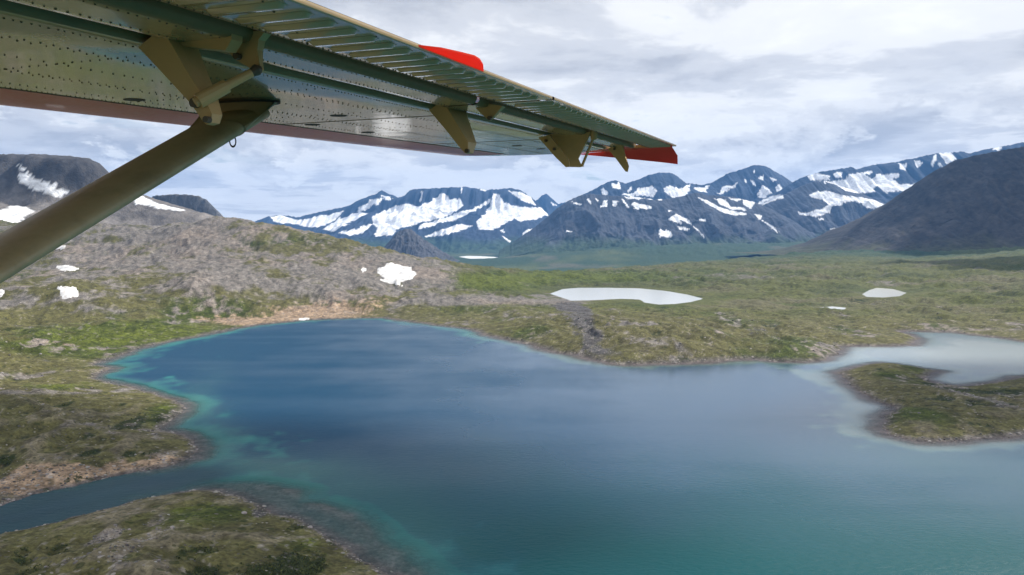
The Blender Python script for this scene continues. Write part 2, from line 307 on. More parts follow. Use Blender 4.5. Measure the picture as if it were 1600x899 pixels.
def ground_colour(x, y, z, sd, shelf, rid, px, py):
    r = np.hypot(x, y)
    n1 = fbm(x/130, y/170, 101, 5); n2 = fbm(x/38, y/60, 111, 5); n3 = fbm(x/9, y/14, 121, 4); n4 = fbm(x/2.6, y/3.0, 131, 3)
    warpn = n2*22
    px = px+warpn+n3*10; py = py+n3*5+n2*5
    g = blob(px, py, GREENS); s = blob(px, py, SCREES); d = blob(px, py, DARKS); t = blob(px, py, TANS); h = blob(px, py, HOLLOWS)
    c = np.broadcast_to(TUNDRA, x.shape+(3,)).copy()
    plain = sstep(600, 820, px)*sstep(1050, 1350, r)*sstep(520, 470, py)
    n3, n4 = n3*(1-.75*plain), n4*(1-.6*plain)
    n2 = n2*(1-.45*plain)+.45*plain*fbm(x/260, y/70, 117, 4)
    c = lerp(c, PLAIN, plain*.8)
    pd = fbm(x/240, y/110, 161, 5)
    c = lerp(c, C_(.050, .060, .018), plain*sstep(.0, .4, pd)*.75)
    c = lerp(c, C_(.120, .105, .070), plain*sstep(.1, .45, -pd+n2*.3)*.6)
    c = lerp(c, C_(.118, .104, .058), sstep(-.05, .55, n2+n3*.6)*(.8-.45*plain))
    right = sstep(950, 1250, px)*sstep(330, 400, py)
    gm = sstep(.05, .55, g+n1*.5+n2*.55-.12+.12*right)
    c = lerp(c, GREEN, gm*.9)
    c = lerp(c, LIME, sstep(.35, .9, g+n3*.5+n1*.3)*sstep(.1, .4, g)*.85)
    sm = sstep(.22, .62, s+n2*.75+n3*.45-gm*.12+sstep(.35, .8, n2+n3*.6)*.22*(sd > 3))
    c = lerp(c, SCREE*1.0, sm*.92)
    c = lerp(c, C_(.24, .19, .155), sm*sstep(0, .6, n1+n3*.3)*.55)
    c = lerp(c, C_(.165, .142, .098), sstep(.25, .6, rid+n3*.35)*sstep(800, 450, r)*.75*(1-gm*.5))
    sh = sstep(.14, .36, -rid*.75+n3*.42+h*.55-.08-s*.35+n2*.2)*(r < 2300)
    c = lerp(c, SHRUB, sh*.88*(1-sm*.55))
    c = lerp(c, TAN*(1+.25*n4[..., None]), sstep(.3, .7, t+n3*.35+n4*.15))
    c = lerp(c, DROCK, sstep(.35, .65, d+n3*.3))
    shore = sstep(5*np.clip(r/500, .7, 1.8), 1.0, sd+n3*2.5)*(sd > 0)
    c = lerp(c, C_(.125, .110, .105)*(1+.4*n4[..., None]), shore*.85)
    c = lerp(c, SCREE*1.15, sstep(.40, .62, n4+n3*.45+sm*.25-.1)*(r < 1500)*.6)
    n5 = fbm(x/6.5, y/10, 135, 3)*(1-.7*plain)
    c = c*(1+.34*n4[..., None]*(r < 1500)[..., None]+.20*n3[..., None]+(.30+.35*sm[..., None])*n5[..., None])
    # far valley: low woods and bogs
    fv = sstep(2600, 4200, r)
    fc = lerp(np.broadcast_to(FOREST, x.shape+(3,)).copy(), C_(.075, .095, .035), sstep(-.1, .5, fbm(x/420, y/900, 141, 5)))
    fc = lerp(fc, C_(.11, .105, .075), sstep(.25, .6, fbm(x/300, y/700, 151, 5))*.7)
    c = c+(fc-c)*fv[..., None]
    # lake bed
    bed = C_(.105, .085, .085)*(1+.35*n4[..., None]+.25*n3[..., None])
    c = np.where((sd <= 0)[..., None], bed, c)
    st_ = np.clip(.10+.75*sm+.5*sstep(.2, .7, d)+.55*sstep(.3, .8, t)+.5*sstep(9, 1, sd)*(sd > 0), 0, .85)*(1-.7*plain)*(1-fv)*(sd > -3)
    tf_ = np.clip(.08+.30*gm+.55*sh, 0, .8)*(1-sm)*(1-.5*plain)*(1-fv)*(sd > 1)
    return np.clip(c, .006, .9), np.stack([st_, tf_, 0*st_], -1)

def polar(nc, nr, amax, r0, r1, p=.5, side=30):
    a = np.linspace(-amax, amax, nc)
    ext = np.linspace(amax, 180, side+1)[1:]; a = np.radians(np.concatenate([-ext[::-1], a, ext]))
    s = np.linspace(r0**-p, r1**-p, nr); r = s**(-1/p)
    r = np.concatenate([[1, 40, 90, 130, 165], r, [18000]])
    rr, aa = np.meshgrid(r, a, indexing='ij')
    return rr*np.sin(aa), rr*np.cos(aa)
NC, NR = 850, 890
X, Y = polar(NC, NR, 37, 195, 16000)
Z, SD, SH, RID = height(X, Y)
PX, PY = to_px(X, Y, Z)
GC, GX = ground_colour(X, Y, Z, SD, SH, RID, np.where(Y > 20, PX, -9e3), PY)
ground = link('ground', grid_mesh('ground', np.stack([X, Y, Z], -1), cols=GC, extra=GX), MAT_GROUND, kind='structure', label='rolling tundra of moss, grass, scree and lake shore')

# ------------------------------------------------------------------ water
def make_lake():
    x, y = polar(520, 420, 37, 195, 1700, .8, 24)
    sd = np.full(x.shape, 1e4); sh = np.full(x.shape, -1e3); m = np.hypot(x, y) < 1750
    z, s, shf, _ = height(x[m], y[m]); sd[m] = s; sh[m] = shf
    zz = np.zeros(x.shape); zz[m] = z
    dep = np.maximum(-zz, 0)
    px, py = to_px(x, y, 0*x); px = np.where(y > 20, px, 800)
    n = fbm(x/60, y/90, 201, 4)
    # turbid glacier-fed plumes: silty shallows pale, open lake deep blue; lagoon adds painted sheen
    silt_sheen = blob(px+n*60, py+n*20, [(420, 725, 110, 20, .55), (520, 760, 120, 30, .3), (330, 640, 40, 60, .25), (640, 870, 70, 60, .3), (1500, 555, 160, 30, .5), (1400, 720, 180, 40, .15)])
    m2 = fbm(x/13, y/17, 211, 4)
    deep = sstep(.3, 7, dep*(1+.7*m2+.5*n)+m2*1.2)
    c = lerp(np.broadcast_to(C_(.024, .165, .165), x.shape+(3,)).copy(), C_(.001, .045, .100), deep)
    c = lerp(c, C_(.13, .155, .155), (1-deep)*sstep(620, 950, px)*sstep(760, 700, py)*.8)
    teal = sstep(640, 880, py+n*60)
    c = lerp(c, C_(.001, .066, .074), teal*deep)
    c = lerp(c, C_(.09, .20, .17), np.clip(silt_sheen, 0, 1)*.8)
    chan = sstep(0, 1, blob(px, py, [(0, 812, 90, 24, 1.6), (110, 786, 90, 20, 1.6), (220, 757, 80, 16, 1.4), (310, 740, 50, 14, 1.0)]))
    c = lerp(c, C_(.014, .045, .066), chan*.9)
    c = lerp(c, C_(.42, .46, .45), np.clip(blob(px+n*40, py+n*10, [(1490, 552, 120, 24, 1.0), (1640, 565, 120, 34, 1.0), (1350, 555, 60, 14, .4)]), 0, 1)*.8)  # lagoon: sky and sun glare painted into the water colour
    alpha = np.maximum(np.clip(1-np.exp(-dep/1.1), .12, 1), chan*.85)
    calm = np.clip(sstep(0, 1, blob(px, py, [(1520, 560, 190, 50, 1.2)])+sstep(40, 5, -sd)*.3)+1.0*sstep(330, 1080, px+n*160)+.22*fbm(x/160, y/45, 221, 4), 0, 1)
    calm = calm*(.12+.88*sstep(850, 590, py+n*40-.22*np.maximum(px-850, 0)))
    ex = np.stack([alpha, .45-.34*calm, .46-.39*calm, .10+.46*calm], -1)
    vis = sd < 4
    keep = vis[:-1, :-1] | vis[1:, :-1] | vis[:-1, 1:] | vis[1:, 1:]
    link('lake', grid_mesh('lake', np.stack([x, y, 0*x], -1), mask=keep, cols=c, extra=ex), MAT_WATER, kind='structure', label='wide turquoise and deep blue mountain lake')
make_lake()
def make_pond(name, poly, z, label, rough=.12):
    P = np.array(poly); lo, hi = P.min(0)-12, P.max(0)+12
    gx, gy = np.meshgrid(np.linspace(lo[0], hi[0], 90), np.linspace(lo[1], hi[1], 70), indexing='xy')
    G3 = np.stack([gx, gy, np.full(gx.shape, z)], -1); G = G3
    v = sdf(gx, gy, poly) > -4; keep = v[:-1, :-1] | v[1:, :-1] | v[:-1, 1:] | v[1:, 1:]
    sh = G.shape[:2]
    link(name, grid_mesh(name, G3, mask=keep, cols=np.broadcast_to(C_(.70, .72, .71), sh+(3,)), extra=np.broadcast_to(np.array([1, rough, .06, .5]), sh+(4,))), MAT_WATER, kind='structure', label=label)
make_pond('tarn', *POND['tarn'], 'pale still tarn on the plain beyond the lake')
make_pond('pond', *POND['pond'], 'small white pond on the plain below the dark mountain')
make_pond('puddle', *POND['puddle'], 'tiny bright pool on the plain behind the far shore')
make_pond('valley_lake', *POND['valley_lake'], 'narrow pale lake far down in the valley', .55)

# ------------------------------------------------------------------ mountains
def zc(pts, s, ox, oy): return [(ox+a/s, oy+b/s) for a, b in pts]
Z5 = lambda *p: zc(p, 3.2, 400, 240)
Z6 = lambda *p: zc(p, 3.2, 800, 220)
Z7 = lambda *p: zc(p, 3.211, 1150, 200)
ZL = lambda *p: zc(p, 2.996, 0, 140)
SNOW_FAR = [Z5((80,320),(130,310),(230,340),(300,320),(380,300),(440,290),(420,320),(360,350),(300,375),(200,355),(100,345)), Z5((510,270),(570,240),(620,215),(600,250),(540,285),(500,290)), Z5((330,380),(420,330),(520,290),(560,300),(480,350),(390,390)),
 Z5((650,290),(700,265),(760,255),(830,265),(880,240),(920,200),(950,205),(970,230),(1020,225),(1040,260),(1000,300),(940,320),(860,340),(780,360),(720,380),(690,410),(590,415),(610,370),(580,350),(600,310),(640,280)),
 Z5((420,400),(500,380),(560,350),(580,355),(540,395),(470,410)), Z5((840,415),(920,385),(1030,355),(1080,360),(1020,390),(930,410),(850,420)), Z5((1090,280),(1170,225),(1180,235),(1110,290),(1060,310),(1000,340),(900,350),(810,390),(830,360),(950,320)),
 Z5((1190,200),(1215,205),(1240,250),(1330,270),(1420,270),(1490,285),(1470,310),(1400,330),(1330,345),(1300,330),(1260,350),(1180,380),(1110,380),(1100,350),(1150,300),(1170,260)), Z5((1270,190),(1330,195),(1370,215),(1400,260),(1340,240)),
 Z5((815,190),(830,185),(832,240),(815,240)), Z5((1030,168),(1042,168),(1038,205),(1030,205)), Z5((590,250),(630,210),(637,215),(600,258)), Z5((640,215),(680,220),(670,235),(640,232)), Z5((1220,385),(1250,380),(1240,400)), Z5((1330,400),(1400,370),(1380,400),(1330,415)), Z5((1235,410),(1270,440),(1255,440)), Z5((1110,178),(1160,178),(1150,190)), Z5((1455,230),(1500,260),(1480,262))]
SNOW_BACK = [Z6((450,245),(465,240),(485,260),(470,280),(450,265)), Z6((490,215),(530,205),(545,240),(500,235)), Z6((570,250),(600,230),(600,245),(580,260)), Z6((640,240),(700,225),(730,250),(710,285),(650,275),(600,285),(540,265),(620,265)), Z6((765,240),(790,225),(830,240),(895,220),(895,250),(870,285),(810,290),(780,270)), Z6((910,240),(930,235),(990,225),(980,260),(940,255)), Z6((1030,265),(1070,235),(1135,210),(1090,250),(1050,270)), Z6((1165,195),(1180,200),(1165,212)), Z6((1235,180),(1255,170),(1260,200),(1240,195)), Z6((1195,200),(1210,200),(1220,225),(1205,220)), Z6((1300,185),(1328,195),(1310,212)), Z6((1225,280),(1260,225),(1300,250),(1305,265),(1260,290)), Z6((1325,235),(1350,225),(1370,260),(1420,235),(1440,230),(1360,275),(1240,325),(1230,310),(1330,270)), Z6((1200,150),(1212,145),(1205,165))]
SNOW_MID = [Z6((565,280),(640,275),(750,290),(745,298),(660,290),(580,292)), Z6((380,290),(400,295),(405,320),(390,315)), Z6((420,290),(440,300),(430,310)), Z6((440,325),(480,300),(480,330),(450,340)), Z6((500,300),(530,300),(520,330),(500,325)), Z6((545,290),(560,295),(580,330),(570,335)), Z6((590,305),(690,325),(695,340),(610,340)), Z6((315,312),(350,315),(350,322),(318,320)), Z6((780,395),(830,370),(890,400),(905,425),(850,400),(850,420)), Z6((830,430),(890,440),(870,450),(835,445)), Z6((740,465),(760,440),(800,460),(805,480),(745,485)), Z6((935,390),(970,390),(975,402),(940,402)), Z6((270,450),(305,458),(300,464),(275,458)), Z6((925,280),(980,300),(1030,330),(1090,350),(1180,365),(1180,375),(1080,370),(1000,330),(950,300)), Z6((1010,290),(1060,290),(1090,330),(1160,335),(1180,350),(1100,345),(1040,320)), Z6((1085,285),(1150,290),(1140,300),(1100,297)), Z6((1155,290),(1220,285),(1215,320),(1200,345),(1160,320)), Z6((1215,368),(1240,370),(1258,398),(1240,398)), Z6((1255,398),(1300,422),(1338,455),(1335,468),(1322,455),(1290,430)), Z6((905,425),(928,440),(968,480),(970,492),(958,480)), Z6((780,348),(800,350),(803,360),(785,357))]
SNOW_R = [Z7((360,245),(420,230),(470,240),(470,260),(420,265),(380,265)), Z7((490,230),(540,225),(545,245),(500,255)), Z7((580,235),(640,225),(680,260),(720,290),(700,320),(640,330),(560,320),(510,290),(460,275),(450,285),(440,270),(560,260)), Z7((645,220),(700,220),(680,235),(650,238)), Z7((680,260),(720,240),(820,230),(825,245),(800,265),(830,290),(910,285),(860,320),(760,330),(740,310),(690,280)), Z7((825,185),(865,180),(850,215),(830,210)), Z7((890,165),(915,160),(935,175),(905,200)), Z7((985,140),(1010,138),(985,195),(970,190)), Z7((1020,130),(1080,125),(1110,160),(1060,185)), Z7((1010,185),(1030,180),(1040,195),(1020,198)), Z7((1295,100),(1335,95),(1330,115),(1300,118)),
 Z7((375,345),(400,320),(470,320),(560,345),(640,350),(700,365),(760,390),(740,400),(650,405),(640,380),(560,370),(540,390),(490,400),(470,430),(410,445),(320,440),(320,425),(400,425),(470,390),(440,365)), Z7((110,380),(160,350),(240,340),(240,350),(160,380),(120,390)), Z7((575,487),(635,474),(642,482),(590,498)), Z7((472,510),(515,506),(512,518),(480,520)), Z7((418,546),(470,529),(472,538),(425,553)), Z7((322,582),(350,572),(350,580),(330,590)), Z7((340,598),(358,592),(352,602)), Z7((408,455),(440,450),(440,460),(412,464))]
SNOW_L = [ZL((85,355),(120,370),(118,388),(100,380)), ZL((80,395),(130,388),(150,410),(210,430),(240,445),(270,445),(275,470),(330,475),(300,510),(270,505),(230,485),(160,475),(100,430)), ZL((-60,570),(0,565),(80,543),(120,550),(165,575),(100,610),(40,645),(0,660),(-60,660)), ZL((600,500),(640,485),(700,515),(740,535),(860,560),(868,568),(760,562),(680,542),(640,538)), ZL((490,570),(520,557),(532,565),(510,573)), ZL((175,395),(188,395),(186,408)), ZL((560,470),(640,470),(650,500),(600,505))]
def mountain(label, sky, Yr, Wf, zb, Wb, rock, low, snow=(), zlow=80, nu=340, nb=90, prof=1.35, amp=.16, lam=None, seed=0, cliff=0, jag=.75):
    sky = sorted(sky); sx = np.array([p[0] for p in sky]); sy = np.array([p[1] for p in sky])
    u = np.linspace(sx[0], sx[-1], nu)
    yy = np.interp(u, sx, sy)+vn(u/3.1, u*0, seed)*jag*.9+vn(u/1.3, u*0, seed+1)*jag*.5
    top = at_y(u, yy, Yr)
    b = np.concatenate([np.linspace(0, 1, nb), 1+np.linspace(0, 1, 14)[1:]])
    B_, Xc = np.meshgrid(b, top[:, 0], indexing='ij'); Zr = np.broadcast_to(top[:, 2], B_.shape)
    y = np.where(B_ <= 1, Yr-Wf*(1-B_), Yr+Wb*(B_-1))
    bb = np.where(B_ <= 1, B_, 2-B_)
    pr = bb**prof
    if cliff: pr = np.where(B_ <= 1, pr*(1-cliff)+cliff*sstep(.80, .97, B_+.05*vn(Xc/60, B_*3, seed+3)), pr)
    lam = lam or Wf*.33
    nz = fbm(Xc/lam+.25*vn(Xc/lam, y/lam, seed+5), y/(lam*2.0), seed+10, 6, .55, ridged=True)
    gul = fbm(Xc/lam*4+.5*vn(Xc/lam*2, B_*4, seed+7), B_*2.2, seed+30, 4, .55, ridged=True)
    shp = np.sin(np.clip(bb, 0, 1)*math.pi)**.8
    hgt = np.maximum(Zr-zb, 5)
    z = zb+hgt*pr+(nz*amp+gul*(amp*.28+.06*cliff))*hgt*shp
    yj = y+fbm(Xc/lam*1.3, B_*5, seed+40, 4)*Wf*.07*shp
    z = np.minimum(z, np.where(B_ < .995, zb+hgt*(pr+.5*(1-pr)), z))
    px, py = to_px(Xc, yj, z)
    n2 = fbm(Xc/lam*3, y/lam*2, seed+60, 5); n3 = fbm(Xc/lam*14, y/lam*9, seed+70, 4)
    c = np.broadcast_to(C_(*rock), Xc.shape+(3,)).copy()*(1+.35*n2+.40*n3+.30*gul)[..., None]
    g = sstep(zlow+70, zlow-60, z+n2*70)
    c = lerp(c, C_(*low)*(1+.35*n3[..., None]+.3*n2[..., None]), g*.95)
    sn = np.zeros(Xc.shape, bool); qx = px+n3*4+gul*4.5+n2*1.5; qy = py+n3*2.2+gul*2.0
    for p in snow: sn |= inside(qx, qy, p)
    sn &= (B_ <= 1.02)
    c[sn] = (C_(.84, .85, .87)*(1+.05*n3[sn][..., None]))
    link('mountain', grid_mesh('mountain', np.stack([Xc, yj, z], -1), cols=np.clip(c, .01, .9)), MAT_MOUNT, kind='structure', label=label)
ROCK, ROCK_HAZED = (.050, .056, .070), (.028, .040, .066)  # second one: grey rock tinted blue, distance haze painted into the colour
LOWG = (.040, .068, .030)
mountain('snow-streaked range with a flat summit beyond the valley', [(380, 352), (406, 344), (420, 338), (433, 336), (450, 337), (465, 340), (480, 336), (520, 327), (545, 322), (560, 313), (575, 307), (590, 302), (596, 297), (605, 302), (612, 304), (622, 309), (632, 306), (640, 298), (648, 296), (700, 293), (725, 292), (745, 295), (760, 297), (775, 296), (800, 294), (815, 298), (825, 305), (835, 312), (843, 320), (850, 330), (870, 345), (900, 370)], 13000, 3600, -80, 2500, ROCK_HAZED, LOWG, SNOW_FAR, 110, 460, 130, seed=100, cliff=.15)
mountain('small pointed peak behind the flat-topped snowy range', [(815, 335), (838, 313), (848, 305), (853, 302), (862, 310), (872, 319), (885, 316), (897, 312), (930, 330)], 16500, 2200, -80, 2000, ROCK_HAZED, LOWG, SNOW_FAR[-1:], 60, 120, 50, seed=120)
mountain('blue twin-peaked range with snowfields behind the dark massif', [(880, 330), (903, 308), (925, 298), (950, 284), (962, 282), (978, 287), (994, 282), (1012, 274), (1028, 270), (1047, 270), (1059, 276), (1072, 286), (1094, 289), (1109, 287), (1137, 271), (1159, 265), (1172, 260), (1184, 258), (1197, 260), (1209, 267), (1225, 276), (1240, 286), (1270, 300), (1310, 325)], 11500, 2600, -60, 2200, ROCK_HAZED, LOWG, SNOW_BACK, 60, 420, 100, seed=140)
mountain('long snowy ridge rising to the right behind the dark slope', [(1180, 330), (1215, 300), (1240, 284), (1256, 276), (1281, 269), (1309, 265), (1329, 261), (1337, 265), (1368, 257), (1399, 254), (1415, 250), (1461, 240), (1505, 237), (1514, 240), (1539, 234), (1567, 229), (1600, 222), (1700, 210), (1850, 225)], 10300, 3000, -60, 2200, ROCK_HAZED, LOWG, SNOW_R, 120, 420, 120, seed=160, cliff=.1)
mountain('broad dark massif with scattered snow above the green valley', [(780, 392), (800, 380), (841, 351), (872, 325), (886, 315), (903, 307), (919, 303), (960, 306), (1000, 309), (1025, 312), (1050, 310), (1075, 304), (1089, 301), (1105, 305), (1145, 308), (1175, 315), (1200, 325), (1240, 345), (1280, 365)], 8300, 1700, -85, 1500, ROCK, LOWG, SNOW_MID, 110, 420, 120, seed=180)
mountain('rounded hill with a snowfield between the ridges', [(1140, 350), (1180, 326), (1228, 303), (1253, 290), (1275, 283), (1290, 283), (1310, 290), (1340, 300), (1380, 318), (1440, 345)], 9000, 2000, -70, 1200, ROCK, LOWG, SNOW_R+SNOW_MID, 150, 260, 90, seed=200)
mountain('dark bare scree slope filling the right edge', [(1252, 415), (1266, 402), (1284, 393), (1324, 368), (1368, 334), (1408, 309), (1430, 290), (1461, 267), (1492, 251), (1524, 243), (1555, 237), (1600, 229), (1700, 216), (1900, 205), (2200, 230)], 4300, 900, 30, 1500, (.048, .044, .043), (.07, .075, .03), (), 75, 420, 140, seed=220, amp=.10, prof=1.1, lam=240)
mountain('small dark rocky knob at the foot of the snowy range', [(598, 388), (605, 381), (612, 372), (622, 362), (632, 358), (642, 358), (652, 366), (662, 374), (690, 392), (725, 412)], 6800, 420, -80, 500, (.07, .07, .075), LOWG, (), -90, 160, 60, seed=240, prof=.9)
mountain('dark flat-topped mountain with snow gullies at left', [(-700, 250), (-350, 236), (-150, 238), (0, 241), (60, 241), (110, 244), (140, 248), (155, 255), (165, 266), (172, 275), (190, 290), (215, 301), (240, 310), (300, 328), (345, 340), (420, 362)], 3100, 1050, 60, 900, (.062, .060, .062), (.165, .150, .138), SNOW_L, 300, 420, 130, seed=260, cliff=.34, prof=1.15, amp=.10)
mountain('small grey mesa with a cliff edge behind the left hillside', [(225, 315), (240, 306), (262, 304), (290, 304), (312, 307), (322, 312), (332, 322), (342, 333), (360, 350)], 4600, 420, 110, 600, (.10, .10, .105), (.11, .115, .07), (), 120, 160, 60, seed=280, cliff=.6)

# ------------------------------------------------------------------ snow patches on the hillside
def snow_patch(poly, y0, y1, label):
    xs = [p[0] for p in poly]; ys = [p[1] for p in poly]
    m = (PX > min(xs)-12) & (PX < max(xs)+12) & (PY > min(ys)-8) & (PY < max(ys)+8) & (Y > y0) & (Y < y1)
    if not m.any(): return
    r0, r1 = np.where(m.any(1))[0][[0, -1]]; c0, c1 = np.where(m.any(0))[0][[0, -1]]
    sl = (slice(r0, r1+2), slice(c0, c1+2))
    nx = fbm(X[sl]/16, Y[sl]/28, 301, 5)*1.6
    ins = inside(PX[sl]+nx*min(7, .11*(max(xs)-min(xs))), PY[sl]+nx*min(3, .11*(max(ys)-min(ys))), poly) & m[sl]
    f = ins.astype(float); e = f.copy()
    for _ in range(2):
        p = np.pad(e, 1); e = (p[:-2, 1:-1]+p[2:, 1:-1]+p[1:-1, :-2]+p[1:-1, 2:]+p[1:-1, 1:-1])/5
    keep = ins[:-1, :-1] | ins[1:, :-1] | ins[:-1, 1:] | ins[1:, 1:]
    if not keep.any(): return
    zz = Z[sl]+np.where(ins, .25+.9*e, -.4)
    link('snow_patch', grid_mesh('snow_patch', np.stack([X[sl], Y[sl], zz], -1), mask=keep), MAT_SNOW, label=label, cat='snow patch', group='old snow patches on the hillside')
Z4 = lambda *p: zc(p, 2.644, 0, 220)
snow_patch(Z5((620,580),(655,548),(770,568),(765,580),(810,600),(795,620),(750,635),(715,655),(660,650),(615,630),(650,625),(612,602)), 1100, 2000, 'largest ragged white snow patch on the scree slope above the lake')
snow_patch(Z5((525,580),(548,574),(556,585),(535,592)), 1100, 2000, 'tiny snow patch just left of the largest ragged patch')
snow_patch(Z4((240,610),(260,603),(310,605),(322,640),(250,652)), 700, 2000, 'squarish snow patch at the foot of the grey scree near the strut')
snow_patch(Z4((235,520),(270,512),(325,528),(300,537),(250,535)), 700, 2000, 'flat snow patch on grey scree above the squarish one')
snow_patch(Z4((225,435),(250,431),(270,433),(268,443),(230,446)), 700, 2100, 'small snow patch close under the wing strut')
snow_patch(Z4((-15,612),(0,614),(20,620),(12,646),(-15,652)), 600, 2000, 'small snow patch cut by the left edge of the picture')
snow_patch(Z5((215,826),(265,822),(268,830),(220,835)), 1000, 1500, 'sliver of snow lying at the tan beach of the far shore')

# ------------------------------------------------------------------ rocks and low shrubs
def ico(seed, sub=1):
    bm = bmesh.new(); bmesh.ops.create_icosphere(bm, subdivisions=sub, radius=1); r_ = random.Random(seed)
    for v in bm.verts: v.co *= r_.uniform(.72, 1.18); v.co.z *= .7
    V = np.array([v.co[:] for v in bm.verts]); Fc = np.array([[v.index for v in f.verts] for f in bm.faces]); bm.free(); return V, Fc
def merged(name, protos, P, S, rot, mat, label, flat=True):
    Vs, Fs, o = [], [], 0
    for i in range(len(P)):
        V, Fc = protos[i % len(protos)]; ca, sa = math.cos(rot[i]), math.sin(rot[i])
        q = V*S[i]; q = np.stack([q[:, 0]*ca-q[:, 1]*sa, q[:, 0]*sa+q[:, 1]*ca, q[:, 2]], -1)+P[i]
        Vs.append(q); Fs.append(Fc+o); o += len(V)
    V = np.concatenate(Vs); T = np.concatenate(Fs)
    me = bpy.data.meshes.new(name); me.vertices.add(len(V)); me.vertices.foreach_set('co', V.astype(np.float32).ravel())
    me.loops.add(T.size); me.loops.foreach_set('vertex_index', T.ravel().astype(np.int32)); me.polygons.add(len(T)); me.polygons.foreach_set('loop_start', np.arange(0, T.size, 3, dtype=np.int32)); me.update(calc_edges=True)
    return link(name, me, mat, kind='stuff', label=label)
def rock_mat():
    m, t, b = new_mat('lichen_rock'); L = t.links.new
    g = N(t, 'ShaderNodeNewGeometry'); tc = N(t, 'ShaderNodeTexCoord'); n = N(t, 'ShaderNodeTexNoise', Scale=1.3, Detail=4); L(tc.outputs['Object'], n.inputs['Vector'])
    c = ramp(t, g.outputs['Random Per Island'], [(0, (.06, .057, .056)), (.6, (.18, .165, .155)), (1, (.36, .33, .31))], 'LINEAR')
    L(mixc(t, .5, c, n.outputs[1], 'SOFT_LIGHT'), b.inputs['Base Color']); b.inputs['Roughness'].default_value = .9
    return m
MAT_ROCK = rock_mat()
def shrub_mat():
    m, t, b = new_mat('willow_scrub'); L = t.links.new
    g = N(t, 'ShaderNodeNewGeometry')
    L(ramp(t, g.outputs['Random Per Island'], [(0, (.022, .034, .008)), (.6, (.05, .068, .014)), (1, (.10, .11, .025))], 'LINEAR'), b.inputs['Base Color']); b.inputs['Roughness'].default_value = .9
    return m
def scatter(n, pxr, pyr, prob):
    px = rng.uniform(*pxr, n); py = rng.uniform(*pyr, n); p = at_z(px, py, 4.0)
    x, y = p[:, 0].copy(), p[:, 1].copy(); z, sd, shf, rid = height(x, y)
    qx, qy = to_px(x, y, z)
    k = rng.random(n) < prob(x, y, z, sd, shf, rid, qx, qy)
    return x[k], y[k], z[k], sd[k]
def rockprob(x, y, z, sd, shf, rid, px, py):
    n3 = fbm(x/9, y/14, 121, 4); n2 = fbm(x/38, y/60, 111, 5)
    return np.where(sd > -.6, .75*sstep(7, 0, np.abs(sd))+.6*sstep(.25, .6, n2+n3*.7)+.5*np.clip(blob(px, py, DARKS), 0, 1)+.25*np.clip(blob(px, py, SCREES), 0, 1)+.35*np.clip(blob(px, py, TANS[2:5]), 0, 1), 0)
protos = [ico(s) for s in range(6)]
x, y, z, sd = scatter(60000, (-80, 1680), (478, 930), rockprob)
s = .25+1.0*rng.random(len(x))**4*np.clip(np.hypot(x, y)/600, .6, 1.5)
merged('rock_scatter', protos, np.stack([x, y, z+s*.1], -1), s, rng.uniform(0, 6.3, len(x)), MAT_ROCK, 'loose grey stones strewn over the shores and banks')
x, y, z, sd = scatter(46000, (-80, 1680), (490, 930), lambda x, y, z, sd, shf, rid, px, py: np.where(sd > 4, sstep(.16, .42, -rid*.75+fbm(x/9, y/14, 121, 4)*.42+blob(px, py, HOLLOWS)*.55-.08-np.clip(blob(px, py, SCREES), 0, 1)*.35), 0))
s = .35+.5*rng.random(len(x))
tet = []
for k in range(5):
    r_ = np.random.default_rng(k+50); V, Fc = [], []
    for j in range(7):
        c = r_.normal(0, .5, 3)*[1, 1, .45]+[0, 0, .5]; e = r_.normal(0, .42, (3, 3)); Fc.append([len(V), len(V)+1, len(V)+2]); V += [c+e[0], c+e[1], c+e[2]]
    tet.append((np.array(V), np.array(Fc)))
merged('shrub_cover', tet, np.stack([x, y, z], -1), s, rng.uniform(0, 6.3, len(x)), shrub_mat(), 'low dark willow scrub growing in the hollows')
bl = [(ico(90+k, 2)) for k in range(4)]; bme = []
for k, (V, Fc) in enumerate(bl):
    me = bpy.data.meshes.new('boulder'); me.from_pydata(V.tolist(), [], Fc.tolist()); me.materials.append(MAT_ROCK); bme.append(me)
x, y, z, sd = scatter(2600, (0, 1600), (560, 899), lambda *a: rockprob(*a)*.6)
for i in range(min(len(x), 140)):
    qx, qy = to_px(x[i], y[i], z[i])
    where = 'island in the lake at right' if qx > 1290 and qy > 565 else 'nearest mossy bank below the river mouth' if qy > 760 else 'left bank beside the river mouth' if qy > 590 else 'far lake shore'
    o = link('boulder', bme[i % 4], label='grey boulder lying on the '+where, cat='boulder', group='boulders on the '+where)
    k = rng.uniform(.6, 1.25); o.location = (x[i], y[i], z[i]+.1*k); o.scale = (k*rng.uniform(.8, 1.3), k, k*rng.uniform(.7, 1)); o.rotation_euler = (0, 0, rng.uniform(0, 6.3))

